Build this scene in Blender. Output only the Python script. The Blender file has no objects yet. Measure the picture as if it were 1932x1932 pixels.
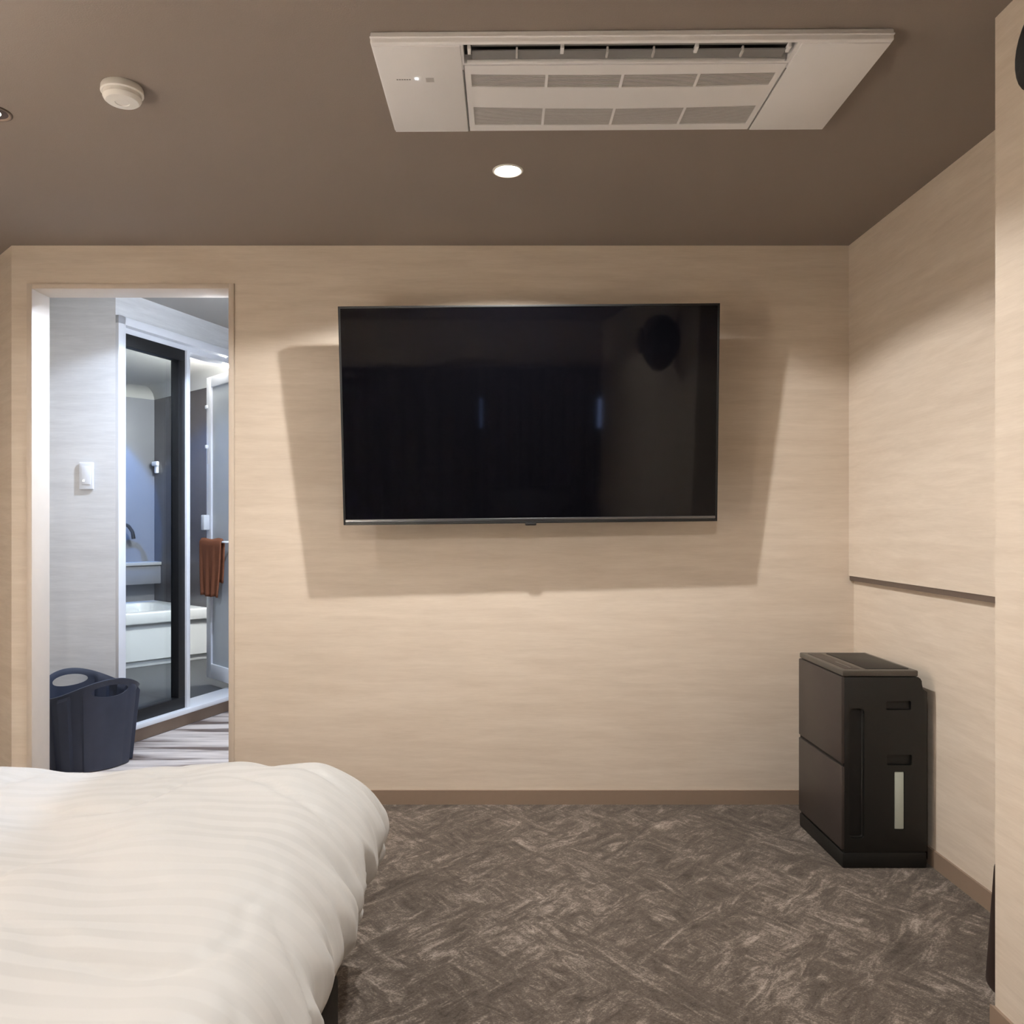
import bpy, bmesh, math, random
from mathutils import Vector, Matrix, noise
random.seed(7)
SC = bpy.context.scene
COL = SC.collection
R = math.radians

# ------------------------------------------------------------------ camera
cam = bpy.data.cameras.new('camera')
cam.sensor_width = 36.0
cam.lens = 36.0 * 1550.0 / 1932.0
cam.shift_x = 30.0 / 1932.0
cam.shift_y = 24.0 / 1932.0
cam.clip_start = 0.05
cam_ob = bpy.data.objects.new('camera', cam)
cam_ob.location = (0, 0, 1.15)
cam_ob.rotation_euler = (R(90), 0, 0)
COL.objects.link(cam_ob)
SC.camera = cam_ob

# ------------------------------------------------------------------ world, exposure
W = bpy.data.worlds.new('world'); SC.world = W
W.use_nodes = True
W.node_tree.nodes['Background'].inputs[0].default_value = (0.25, 0.32, 0.5, 1)
W.node_tree.nodes['Background'].inputs[1].default_value = 0.15
SC.view_settings.view_transform = 'Standard'
SC.view_settings.look = 'None'
SC.view_settings.exposure = 1.0
SC.view_settings.gamma = 1.0
SC.view_settings.use_curve_mapping = False

# lamp settings used by the downlight builder: power W, colour
WARM = (1.0, 0.985, 0.955)
COOL = (0.66, 0.79, 1.0)
P_TV, P_LEFT, P_BACK, P_HEAD, P_WASH, P_BATH = 71, 15, 56, 16, 105, 80
P_FILL = 275
CEIL = 2.30

# ------------------------------------------------------------------ materials
def lin(c):
    return tuple(((v/255.0)/12.92 if v/255.0 <= 0.04045 else ((v/255.0+0.055)/1.055)**2.4) for v in c)

def new_mat(name):
    m = bpy.data.materials.new(name); m.use_nodes = True
    nt = m.node_tree
    return m, nt, nt.nodes['Principled BSDF']

def N(nt, t, **kw):
    n = nt.nodes.new(t)
    for k, v in kw.items():
        setattr(n, k, v)
    return n

def mat(name, rgb, rough=0.5, var=0.06, scale=30.0, metal=0.0, bump=0.0, spec=0.5, stretch=(1,1,1), coat=0.0):
    """plain surface with a little procedural unevenness; rgb is linear"""
    m, nt, b = new_mat(name)
    tc = N(nt, 'ShaderNodeTexCoord'); mp = N(nt, 'ShaderNodeMapping')
    mp.inputs['Scale'].default_value = stretch
    nz = N(nt, 'ShaderNodeTexNoise'); nz.inputs['Scale'].default_value = scale; nz.inputs['Detail'].default_value = 4
    nt.links.new(tc.outputs['Object'], mp.inputs[0]); nt.links.new(mp.outputs[0], nz.inputs['Vector'])
    mx = N(nt, 'ShaderNodeMix', data_type='RGBA')
    mx.inputs[6].default_value = tuple(v*(1-var) for v in rgb)+(1,)
    mx.inputs[7].default_value = tuple(min(1, v*(1+var)) for v in rgb)+(1,)
    nt.links.new(nz.outputs['Fac'], mx.inputs[0]); nt.links.new(mx.outputs[2], b.inputs['Base Color'])
    b.inputs['Roughness'].default_value = rough
    b.inputs['Metallic'].default_value = metal
    b.inputs['Specular IOR Level'].default_value = spec
    b.inputs['Coat Weight'].default_value = coat
    if bump:
        bp = N(nt, 'ShaderNodeBump'); bp.inputs['Strength'].default_value = bump; bp.inputs['Distance'].default_value = 0.004
        nt.links.new(nz.outputs['Fac'], bp.inputs['Height']); nt.links.new(bp.outputs[0], b.inputs['Normal'])
    return m

def emit_mat(name, rgb, strength):
    m, nt, b = new_mat(name)
    b.inputs['Base Color'].default_value = (0.8, 0.8, 0.8, 1)
    b.inputs['Emission Color'].default_value = rgb+(1,)
    b.inputs['Emission Strength'].default_value = strength
    return m

def glass_mat(name, tint=(0.9, 0.93, 0.95), rough=0.02, clear=0.9):
    m, nt, b = new_mat(name)
    out = nt.nodes['Material Output']
    nt.nodes.remove(b)
    tr = N(nt, 'ShaderNodeBsdfTransparent'); tr.inputs[0].default_value = tint+(1,)
    gl = N(nt, 'ShaderNodeBsdfGlossy'); gl.inputs['Roughness'].default_value = rough
    lw = N(nt, 'ShaderNodeLayerWeight'); pw = N(nt, 'ShaderNodeMath', operation='POWER'); pw.inputs[1].default_value = 5.0
    nt.links.new(lw.outputs['Facing'], pw.inputs[0])
    fr = N(nt, 'ShaderNodeMath', operation='MULTIPLY_ADD'); fr.inputs[1].default_value = 0.95; fr.inputs[2].default_value = 0.04
    nt.links.new(pw.outputs[0], fr.inputs[0])
    mx = N(nt, 'ShaderNodeMixShader')
    nt.links.new(fr.outputs[0], mx.inputs[0]); nt.links.new(tr.outputs[0], mx.inputs[1]); nt.links.new(gl.outputs[0], mx.inputs[2])
    nt.links.new(mx.outputs[0], out.inputs[0])
    return m

def wallpaper(name, a, b_, contrast=1.0):
    """woven-look wallpaper: wispy horizontal streaks"""
    m, nt, b = new_mat(name)
    geo = N(nt, 'ShaderNodeNewGeometry')
    def streak(sx, sz, detail, seed):
        mp = N(nt, 'ShaderNodeMapping'); mp.inputs['Scale'].default_value = (sx, sx, sz); mp.inputs['Location'].default_value = (seed, seed*0.7, seed*1.3)
        nz = N(nt, 'ShaderNodeTexNoise'); nz.inputs['Scale'].default_value = 1.0; nz.inputs['Detail'].default_value = detail; nz.inputs['Roughness'].default_value = 0.6
        nz.inputs['Distortion'].default_value = 0.4
        nt.links.new(geo.outputs['Position'], mp.inputs[0]); nt.links.new(mp.outputs[0], nz.inputs['Vector'])
        return nz
    n1 = streak(3.2, 34, 5, 1.0); n2 = streak(16, 240, 3, 4.0); n3 = streak(1.2, 7, 3, 9.0)
    def math_(op, x, y):
        k = N(nt, 'ShaderNodeMath', operation=op)
        for i, v in enumerate((x, y)):
            if isinstance(v, (int, float)): k.inputs[i].default_value = v
            else: nt.links.new(v, k.inputs[i])
        return k.outputs[0]
    s = math_('ADD', math_('MULTIPLY', n1.outputs['Fac'], 0.5), math_('ADD', math_('MULTIPLY', n2.outputs['Fac'], 0.25), math_('MULTIPLY', n3.outputs['Fac'], 0.25)))
    rp = N(nt, 'ShaderNodeValToRGB')
    rp.color_ramp.elements[0].position = 0.5-0.14/contrast; rp.color_ramp.elements[0].color = a+(1,)
    rp.color_ramp.elements[1].position = 0.5+0.14/contrast; rp.color_ramp.elements[1].color = b_+(1,)
    nt.links.new(s, rp.inputs[0]); nt.links.new(rp.outputs[0], b.inputs['Base Color'])
    bp = N(nt, 'ShaderNodeBump'); bp.inputs['Strength'].default_value = 0.25; bp.inputs['Distance'].default_value = 0.002
    nt.links.new(s, bp.inputs['Height']); nt.links.new(bp.outputs[0], b.inputs['Normal'])
    b.inputs['Roughness'].default_value = 0.75; b.inputs['Specular IOR Level'].default_value = 0.25
    return m

def carpet_mat():
    m, nt, b = new_mat('carpet')
    geo = N(nt, 'ShaderNodeNewGeometry')
    def layer(rot, sx, sy, detail, rough, seed, dist=0.6):
        mp = N(nt, 'ShaderNodeMapping', vector_type='TEXTURE')
        mp.inputs['Rotation'].default_value = (0, 0, R(rot)); mp.inputs['Scale'].default_value = (1/sx, 1/sy, 1)
        mp.inputs['Location'].default_value = (seed, seed*1.7, 0)
        nz = N(nt, 'ShaderNodeTexNoise'); nz.inputs['Scale'].default_value = 1; nz.inputs['Detail'].default_value = detail
        nz.inputs['Roughness'].default_value = rough; nz.inputs['Distortion'].default_value = dist
        nt.links.new(geo.outputs['Position'], mp.inputs[0]); nt.links.new(mp.outputs[0], nz.inputs['Vector'])
        return nz.outputs['Fac']
    def ma(op, x, y):
        k = N(nt, 'ShaderNodeMath', operation=op)
        for i, v in enumerate((x, y)):
            if isinstance(v, (int, float)): k.inputs[i].default_value = v
            else: nt.links.new(v, k.inputs[i])
        return k.outputs[0]
    a = layer(48, 6, 24, 7, 0.74, 3.1, 1.0)
    c = layer(-52, 6, 24, 7, 0.74, 8.3, 1.0)
    sel = layer(45, 4.5, 7, 2, 0.5, 5.5, 0.0)
    r2 = N(nt, 'ShaderNodeValToRGB'); r2.color_ramp.elements[0].position = 0.45; r2.color_ramp.elements[1].position = 0.56
    nt.links.new(sel, r2.inputs[0])
    mx = N(nt, 'ShaderNodeMix', data_type='FLOAT')
    nt.links.new(r2.outputs[0], mx.inputs[0]); nt.links.new(a, mx.inputs[2]); nt.links.new(c, mx.inputs[3])
    fine = layer(20, 170, 230, 3, 0.7, 1.2)
    big = layer(0, 3.0, 3.0, 3, 0.5, 12.0)
    mid = layer(30, 22, 34, 5, 0.75, 21.0, 1.5)
    v = ma('ADD', ma('ADD', ma('MULTIPLY', mx.outputs[0], 0.44), ma('MULTIPLY', mid, 0.20)), ma('ADD', ma('MULTIPLY', fine, 0.24), ma('MULTIPLY', big, 0.12)))
    rp = N(nt, 'ShaderNodeValToRGB')
    e = rp.color_ramp.elements
    e[0].position = 0.40; e[0].color = CARPET[0]+(1,)
    e[1].position = 0.615; e[1].color = CARPET[2]+(1,)
    k = e.new(0.51); k.color = CARPET[1]+(1,)
    nt.links.new(v, rp.inputs[0]); nt.links.new(rp.outputs[0], b.inputs['Base Color'])
    bp = N(nt, 'ShaderNodeBump'); bp.inputs['Strength'].default_value = 0.7; bp.inputs['Distance'].default_value = 0.006
    nt.links.new(v, bp.inputs['Height']); nt.links.new(bp.outputs[0], b.inputs['Normal'])
    b.inputs['Roughness'].default_value = 0.95; b.inputs['Specular IOR Level'].default_value = 0.1
    b.inputs['Sheen Weight'].default_value = 0.15
    return m

CARPET = [(0.050, 0.038, 0.030), (0.128, 0.102, 0.083), (0.42, 0.355, 0.305)]
M = {}
M['wall'] = wallpaper('beige wallpaper', (0.64, 0.545, 0.445), (0.75, 0.655, 0.55))
M['wash'] = wallpaper('pale wallpaper', (0.66, 0.65, 0.64), (0.80, 0.79, 0.78))
M['ceiling'] = mat('brown ceiling paper', (0.275, 0.228, 0.198), 0.85, 0.05, 260, bump=0.12, spec=0.2)
M['wash_ceiling'] = mat('grey ceiling paper', (0.42, 0.40, 0.37), 0.8, 0.04, 200, spec=0.2)
M['carpet'] = carpet_mat()
M['base'] = mat('brown vinyl skirting', (0.29, 0.210, 0.155), 0.55, 0.05, 40)
M['trim'] = mat('cream laminate', (0.66, 0.57, 0.48), 0.45, 0.03, 20)
M['groove'] = mat('dark brown strip', (0.13, 0.095, 0.075), 0.6)
M['white'] = mat('white plastic', (0.86, 0.84, 0.80), 0.45, 0.02, 15)
M['bright'] = mat('white enamel', (0.82, 0.83, 0.86), 0.3, 0.02, 15)
M['ac'] = mat('air conditioner plastic', (0.90, 0.89, 0.90), 0.42, 0.02, 12)
M['ac_grey'] = mat('grey mesh plastic', (0.58, 0.56, 0.55), 0.6, 0.05, 60)
M['ac_back'] = mat('grey filter', (0.50, 0.48, 0.47), 0.8, 0.05, 90)
M['louvre'] = mat('dark louvre plastic', (0.24, 0.235, 0.235), 0.5, 0.05, 60)
M['black'] = mat('black plastic', (0.006, 0.006, 0.007), 0.5, 0.1, 60)
M['blacker'] = mat('black recess', (0.003, 0.003, 0.003), 0.6, 0.1, 60)
M['screen'] = mat('screen glass', (0.002, 0.002, 0.003), 0.05, 0.1, 10, spec=0.28)
M['silver'] = mat('dark silver', (0.16, 0.16, 0.17), 0.3, 0.05, 80, metal=0.9)
M['purif_front'] = mat('brown black panel', (0.042, 0.033, 0.030), 0.40, 0.1, 30)
M['purif_side'] = mat('charcoal casing', (0.0065, 0.0065, 0.006), 0.5, 0.1, 80)
M['purif_top'] = mat('grey brown top', (0.075, 0.066, 0.056), 0.3, 0.1, 40)
M['window_strip'] = mat('translucent pale tank window', (0.50, 0.55, 0.49), 0.35, 0.05, 40)
M['navy'] = mat('navy polyethylene', (0.030, 0.037, 0.062), 0.5, 0.12, 25)
M['towel'] = mat('terracotta terry', (0.28, 0.105, 0.055), 0.95, 0.15, 260, bump=0.5, spec=0.1)
M['chrome'] = mat('chrome', (0.75, 0.76, 0.78), 0.15, 0.02, 20, metal=1.0)
M['gun'] = mat('gunmetal', (0.03, 0.032, 0.036), 0.3, 0.05, 20, metal=0.3)
M['tub'] = mat('tub acrylic', (0.70, 0.71, 0.69), 0.22, 0.02, 8)
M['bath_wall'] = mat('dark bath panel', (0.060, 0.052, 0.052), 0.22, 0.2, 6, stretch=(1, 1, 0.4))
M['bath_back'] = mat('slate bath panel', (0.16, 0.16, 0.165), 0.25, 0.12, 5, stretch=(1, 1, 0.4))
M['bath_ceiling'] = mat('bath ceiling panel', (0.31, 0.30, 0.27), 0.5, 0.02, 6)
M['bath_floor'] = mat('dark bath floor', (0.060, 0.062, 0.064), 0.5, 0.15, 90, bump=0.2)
M['glass'] = glass_mat('clear glass')
M['frost'] = mat('frosted panel', (0.55, 0.58, 0.60), 0.35, 0.05, 10)
M['bedbase'] = mat('black bed base fabric', (0.006, 0.005, 0.005), 0.8, 0.2, 150)
M['mattress'] = mat('white ticking', (0.72, 0.70, 0.67), 0.9, 0.03, 60)
def shade_mat():
    m, nt, b = new_mat('lamp shade fabric')
    out = nt.nodes['Material Output']; tl = N(nt, 'ShaderNodeBsdfTranslucent'); tl.inputs[0].default_value = (0.85, 0.82, 0.76, 1)
    b.inputs['Base Color'].default_value = (0.85, 0.82, 0.76, 1)
    mx = N(nt, 'ShaderNodeMixShader'); mx.inputs[0].default_value = 0.5
    nt.links.new(b.outputs[0], mx.inputs[1]); nt.links.new(tl.outputs[0], mx.inputs[2]); nt.links.new(mx.outputs[0], out.inputs[0])
    return m
M['shade'] = shade_mat()
M['curtain'] = mat('dark olive curtain', (0.030, 0.028, 0.020), 0.9, 0.2, 90)
M['sofa'] = mat('black leather', (0.008, 0.008, 0.009), 0.45, 0.2, 60, bump=0.2)
M['reddark'] = mat('dark red brown lacquer', (0.020, 0.009, 0.007), 0.45, 0.2, 40)
M['lens'] = emit_mat('warm lamp lens', (1.0, 0.86, 0.68), 30)
M['lens_cool'] = emit_mat('cool lamp lens', (0.86, 0.92, 1.0), 18)
M['led'] = emit_mat('status led', (1, 1, 1), 12)
M['daylight'] = emit_mat('evening window light', (0.35, 0.5, 1.0), 3.0)

def floor_streak():
    m, nt, b = new_mat('striated vinyl floor')
    geo = N(nt, 'ShaderNodeNewGeometry'); mp = N(nt, 'ShaderNodeMapping')
    mp.inputs['Scale'].default_value = (1.1, 11, 1); mp.inputs['Rotation'].default_value = (0, 0, R(1.5))
    nz = N(nt, 'ShaderNodeTexNoise'); nz.inputs['Scale'].default_value = 1; nz.inputs['Detail'].default_value = 4; nz.inputs['Roughness'].default_value = 0.55
    nt.links.new(geo.outputs['Position'], mp.inputs[0]); nt.links.new(mp.outputs[0], nz.inputs['Vector'])
    rp = N(nt, 'ShaderNodeValToRGB'); e = rp.color_ramp.elements
    e[0].position = 0.40; e[0].color = (0.16, 0.115, 0.095, 1)
    e[1].position = 0.58; e[1].color = (0.72, 0.64, 0.58, 1)
    k = e.new(0.47); k.color = (0.50, 0.43, 0.385, 1)
    nt.links.new(nz.outputs['Fac'], rp.inputs[0]); nt.links.new(rp.outputs[0], b.inputs['Base Color'])
    b.inputs['Roughness'].default_value = 0.5
    return m
M['wash_floor'] = floor_streak()

def duvet_mat():
    m, nt, b = new_mat('sateen stripe cotton')
    uv = N(nt, 'ShaderNodeUVMap'); uv.uv_map = 'cloth'
    sp = N(nt, 'ShaderNodeSeparateXYZ'); nt.links.new(uv.outputs[0], sp.inputs[0])
    ml = N(nt, 'ShaderNodeMath', operation='MULTIPLY'); ml.inputs[1].default_value = 2*math.pi/0.052
    sn = N(nt, 'ShaderNodeMath', operation='SINE'); nt.links.new(sp.outputs[1], ml.inputs[0]); nt.links.new(ml.outputs[0], sn.inputs[0])
    rp = N(nt, 'ShaderNodeMapRange'); rp.inputs['From Min'].default_value = -0.25; rp.inputs['From Max'].default_value = 0.25
    nt.links.new(sn.outputs[0], rp.inputs[0])
    mx = N(nt, 'ShaderNodeMix', data_type='RGBA')
    mx.inputs[6].default_value = (0.555, 0.55, 0.54, 1); mx.inputs[7].default_value = (0.515, 0.51, 0.50, 1)
    pn = N(nt, 'ShaderNodeTexNoise'); pn.inputs['Scale'].default_value = 3.5; nt.links.new(uv.outputs[0], pn.inputs['Vector'])
    pm = N(nt, 'ShaderNodeMapRange'); pm.inputs['From Min'].default_value = 0.35; pm.inputs['From Max'].default_value = 0.65; pm.inputs['To Min'].default_value = 0.15
    nt.links.new(pn.outputs['Fac'], pm.inputs[0])
    pk = N(nt, 'ShaderNodeMath', operation='MULTIPLY'); nt.links.new(rp.outputs[0], pk.inputs[0]); nt.links.new(pm.outputs[0], pk.inputs[1])
    nt.links.new(pk.outputs[0], mx.inputs[0]); nt.links.new(mx.outputs[2], b.inputs['Base Color'])
    r2 = N(nt, 'ShaderNodeMapRange'); r2.inputs['To Min'].default_value = 0.5; r2.inputs['To Max'].default_value = 0.68
    nt.links.new(rp.outputs[0], r2.inputs[0]); nt.links.new(r2.outputs[0], b.inputs['Roughness'])
    nz = N(nt, 'ShaderNodeTexNoise'); nz.inputs['Scale'].default_value = 500
    bp = N(nt, 'ShaderNodeBump'); bp.inputs['Strength'].default_value = 0.08; bp.inputs['Distance'].default_value = 0.001
    nt.links.new(nz.outputs['Fac'], bp.inputs['Height']); nt.links.new(bp.outputs[0], b.inputs['Normal'])
    b.inputs['Specular IOR Level'].default_value = 0.3
    b.inputs['Sheen Weight'].default_value = 0.1
    return m
M['duvet'] = duvet_mat()

# ------------------------------------------------------------------ mesh helpers
def tag(o, label, cat, group=None):
    o['label'] = label; o['category'] = cat
    if group: o['group'] = group
    return o

def structure(o, label, cat):
    o['kind'] = 'structure'
    return tag(o, label, cat)

def empty(name, loc=(0, 0, 0), rz=0.0):
    o = bpy.data.objects.new(name, None); COL.objects.link(o)
    o.location = loc; o.rotation_euler = (0, 0, rz); o.empty_display_size = 0.05
    return o

def link(name, bm, m, parent=None, smooth=False, angle=None):
    bmesh.ops.recalc_face_normals(bm, faces=bm.faces[:])
    me = bpy.data.meshes.new(name); bm.to_mesh(me); bm.free()
    me.materials.append(M[m] if isinstance(m, str) else m)
    o = bpy.data.objects.new(name, me); COL.objects.link(o)
    if smooth:
        for p in me.polygons: p.use_smooth = True
        if angle is not None:
            me.set_sharp_from_angle(angle=R(angle))
    if parent is not None: o.parent = parent
    return o

def box(bm, x0, x1, y0, y1, z0, z1, bev=0.0, seg=2):
    r = bmesh.ops.create_cube(bm, size=1.0)
    vs = r['verts']
    for v in vs:
        v.co = Vector(((x0+x1)/2+v.co.x*(x1-x0), (y0+y1)/2+v.co.y*(y1-y0), (z0+z1)/2+v.co.z*(z1-z0)))
    if bev > 0:
        es = list({e for v in vs for e in v.link_edges})
        bmesh.ops.bevel(bm, geom=es, offset=bev, segments=seg, affect='EDGES', profile=0.5)
    return vs

def B(name, m, parent, x0, x1, y0, y1, z0, z1, bev=0.0, seg=2):
    bm = bmesh.new(); box(bm, x0, x1, y0, y1, z0, z1, bev, seg)
    return link(name, bm, m, parent, smooth=bev > 0, angle=40 if bev > 0 else None)

def prism(bm, pts, z0, z1):
    """plan polygon extruded upwards"""
    lo = [bm.verts.new((x, y, z0)) for x, y in pts]; hi = [bm.verts.new((x, y, z1)) for x, y in pts]
    bm.faces.new(lo); bm.faces.new(hi)
    n = len(pts)
    for i in range(n):
        bm.faces.new((lo[i], lo[(i+1) % n], hi[(i+1) % n], hi[i]))

def prism_axis(bm, pts, a0, a1, axis):
    """polygon in XZ (axis 1) or YZ (axis 0) extruded along that axis"""
    def P(p, a):
        return (p[0], a, p[1]) if axis == 1 else (a, p[0], p[1])
    lo = [bm.verts.new(P(p, a0)) for p in pts]; hi = [bm.verts.new(P(p, a1)) for p in pts]
    bm.faces.new(lo); bm.faces.new(hi)
    n = len(pts)
    for i in range(n):
        bm.faces.new((lo[i], lo[(i+1) % n], hi[(i+1) % n], hi[i]))

def lathe(bm, prof, n=40, c=(0, 0, 0), cap=False):
    """profile [(r, z)] turned about z"""
    rings = []
    for r, z in prof:
        if r < 1e-6:
            rings.append([bm.verts.new((c[0], c[1], c[2]+z))])
        else:
            rings.append([bm.verts.new((c[0]+r*math.cos(2*math.pi*i/n), c[1]+r*math.sin(2*math.pi*i/n), c[2]+z)) for i in range(n)])
    for a, b in zip(rings, rings[1:]):
        if len(a) == 1 and len(b) == 1: continue
        for i in range(n):
            j = (i+1) % n
            if len(a) == 1: bm.faces.new((a[0], b[i], b[j]))
            elif len(b) == 1: bm.faces.new((a[i], a[j], b[0]))
            else: bm.faces.new((a[i], a[j], b[j], b[i]))

def tube(bm, pts, r, n=8, closed=False):
    pts = [Vector(p) for p in pts]
    rings = []
    for i, p in enumerate(pts):
        a = pts[i-1] if (i > 0 or closed) else p
        b = pts[(i+1) % len(pts)] if (i < len(pts)-1 or closed) else p
        d = (b-a).normalized()
        u = d.cross(Vector((0, 0, 1)))
        if u.length < 1e-4: u = d.cross(Vector((1, 0, 0)))
        u.normalize(); w = d.cross(u)
        rr = r[i] if isinstance(r, (list, tuple)) else r
        rings.append([bm.verts.new(p+(u*math.cos(2*math.pi*k/n)+w*math.sin(2*math.pi*k/n))*rr) for k in range(n)])
    m = len(rings)
    for i in range(m if closed else m-1):
        a, b = rings[i], rings[(i+1) % m]
        for k in range(n):
            bm.faces.new((a[k], a[(k+1) % n], b[(k+1) % n], b[k]))
    if not closed:
        bm.faces.new(rings[0]); bm.faces.new(rings[-1])

def cut(o, cutters):
    """boolean difference, applied; cutters are removed"""
    for c in cutters:
        md = o.modifiers.new('cut', 'BOOLEAN'); md.operation = 'DIFFERENCE'; md.object = c; md.solver = 'EXACT'
    bpy.context.view_layer.update()
    dg = bpy.context.evaluated_depsgraph_get()
    me = bpy.data.meshes.new_from_object(o.evaluated_get(dg))
    old = o.data; o.modifiers.clear(); o.data = me
    bpy.data.meshes.remove(old)
    for c in cutters:
        cm = c.data; bpy.data.objects.remove(c); bpy.data.meshes.remove(cm)
    for p in me.polygons: p.use_smooth = True
    me.set_sharp_from_angle(angle=R(35))
    return o

def cutbox(*a, bev=0.0):
    bm = bmesh.new(); box(bm, *a, bev=bev, seg=3)
    return link('cutter', bm, 'black')

def seg_wall(name, p0, p1, th, z0, z1, m, label, side=1):
    """straight wall between two plan points, thickness th to the left (+1) or right of the direction"""
    d = Vector((p1[0]-p0[0], p1[1]-p0[1])).normalized(); n = Vector((-d.y, d.x))*side*th
    bm = bmesh.new()
    prism(bm, [p0, p1, (p1[0]+n.x, p1[1]+n.y), (p0[0]+n.x, p0[1]+n.y)], z0, z1)
    return structure(link(name, bm, m), label, 'wall')

# ------------------------------------------------------------------ main room shell
D = 3.384            # face of the television wall
bm = bmesh.new(); prism(bm, [(-2.85, -1.75), (1.60, -1.75), (1.60, 3.46), (-2.04, 3.46), (-2.85, 4.25)], -0.08, 0.0)
structure(link('floor', bm, 'carpet'), 'mottled grey brown carpet with crossing diagonal strokes', 'floor')
bm = bmesh.new(); prism(bm, [(-2.85, -1.75), (1.60, -1.75), (1.60, 3.50), (-2.05, 3.50), (-2.85, 4.28)], CEIL, CEIL+0.10)
structure(link('ceiling', bm, 'ceiling'), 'plain matt brown papered ceiling above the bedroom', 'ceiling')

bm = bmesh.new()
prism_axis(bm, [(-1.996, 0), (-1.93, 0), (-1.93, 2.142), (-1.078, 2.142), (-1.078, 0), (1.60, 0), (1.60, CEIL), (-1.996, CEIL)], D, 3.504, 1)
structure(link('wall_back', bm, 'wall'), 'beige streaked wallpaper wall behind the television with a doorway', 'wall')
seg_wall('wall_left', (-1.996, D), (-2.78, D+0.784), 0.08, 0, CEIL+0.08, 'wall', 'beige papered wall turning away left of the doorway', side=-1)
bm = bmesh.new(); prism(bm, [(-2.80, -1.75), (-2.72, -1.75), (-2.72, 4.10), (-2.80, 4.18)], 0, CEIL)
structure(link('wall_far_left', bm, 'wall'), 'beige papered side wall beyond the bed', 'wall')
# right wall: the part above the dark strip stands 2 cm proud of the part below
bm = bmesh.new(); prism_axis(bm, [(1.453, 0.940), (1.56, 0.940), (1.56, CEIL), (1.453, CEIL)], 1.78, D, 1)
structure(link('wall_right', bm, 'wall'), 'beige papered upper right wall above the dark strip', 'wall')
bm = bmesh.new(); prism_axis(bm, [(1.473, 0), (1.56, 0), (1.56, 0.921), (1.473, 0.921)], 1.78, D, 1)
structure(link('wall_right_lower', bm, 'wall'), 'beige papered lower right wall beside the air purifier', 'wall')
bm = bmesh.new(); box(bm, 1.456, 1.56, 1.78, D, 0.921, 0.940)
structure(link('trim_1', bm, 'groove'), 'thin dark brown horizontal strip dividing the right wall', 'trim')
bm = bmesh.new(); box(bm, 1.133, 1.453, -1.75, 1.865, 0, CEIL)
structure(link('wall_pillar', bm, 'wall'), 'beige papered projecting wall at the right edge', 'wall')
bm = bmesh.new(); box(bm, -2.8, 1.6, -1.80, -1.72, 0, CEIL)
structure(link('wall_rear', bm, 'wall'), 'beige papered wall behind the viewer', 'wall')

def skirting(name, pts, label):
    bm = bmesh.new(); prism(bm, pts, 0, 0.058)
    o = link(name, bm, 'base'); structure(o, label, 'baseboard')
skirting('baseboard_back', [(-1.054, D), (-1.054, D-0.008), (1.465, D-0.008), (1.473, D)], 'brown vinyl baseboard along the television wall')
skirting('baseboard_right', [(1.473, D-0.008), (1.465, D-0.008), (1.465, 1.873), (1.473, 1.873)], 'brown vinyl baseboard along the right wall')
skirting('baseboard_pillar', [(1.133, 1.865), (1.125, 1.873), (1.125, -1.7), (1.133, -1.7)], 'brown vinyl baseboard along the projecting right wall')
skirting('baseboard_left', [(-1.996, D), (-1.996, D-0.008), (-1.94, D-0.008), (-1.94, D)], 'short brown vinyl baseboard left of the doorway')

# doorway lining
t2 = structure(empty('trim_2', (0, 0, 0)), 'cream lining around the open doorway to the washroom', 'door frame')
B('jamb', 'trim', t2, -1.93, -1.908, D-0.008, 3.512, 0, 2.142, 0.002)
B('jamb', 'trim', t2, -1.10, -1.078, D-0.008, 3.512, 0, 2.142, 0.002)
B('head', 'trim', t2, -1.908, -1.10, D-0.008, 3.512, 2.120, 2.142, 0.002)

# ------------------------------------------------------------------ washroom and bathroom shell
A0 = Vector((-1.95, 4.21)); ang = math.atan2(1.0, 0.348)
a = Vector((math.cos(ang), math.sin(ang))); nrm = Vector((-a.y, a.x))
def wp(s, t=0.0):
    p = A0+a*s+nrm*t
    return (p.x, p.y)
WC = 2.36
bm = bmesh.new(); prism(bm, [(-2.75, 3.46+0.70), (-2.04, 3.46), (-0.85, 3.46), (-0.85, 5.9), wp(1.70), wp(0.0), (-2.75, 4.21)], -0.08, 0.0)
structure(link('floor_washroom', bm, 'wash_floor'), 'pale floor with long brown streaks beyond the doorway', 'floor')
bm = bmesh.new(); prism(bm, [(-2.75, 4.16), (-2.09, 3.504), (-0.85, 3.504), (-0.85, 5.9), wp(1.70, 0.0), wp(0.0), (-2.75, 4.30)], WC, WC+0.06)
structure(link('ceiling_washroom', bm, 'wash_ceiling'), 'grey ceiling of the washroom beyond the doorway', 'ceiling')
bm = bmesh.new(); prism(bm, [(-2.85, 4.21), (-1.95, 4.21), wp(0.0, 0.10), (-2.85, 4.30)], 0, WC+0.05)
structure(link('wall_washroom', bm, 'wash'), 'pale bluish white papered wall with the light switch', 'wall')
seg_wall('wall_washroom_right', (-0.85, 3.504), (-0.85, 5.9), 0.06, 0, WC+0.05, 'wash', 'pale papered washroom side wall', side=-1)
# wall that holds the bath door: over the door and beyond it
e = empty('wall_bath_door', (A0.x, A0.y, 0), ang)
structure(e, 'pale papered wall above and beside the bathroom door', 'wall')
B('wall_piece', 'wash', e, 0.0, 1.75, 0, 0.10, 2.225, WC+0.05)
B('wall_piece', 'wash', e, 1.10, 1.75, 0, 0.10, 0, 2.225)
B('skirting', 'base', e, 0.0, 1.06, 0.004, 0.03, 0, 0.076)

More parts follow.
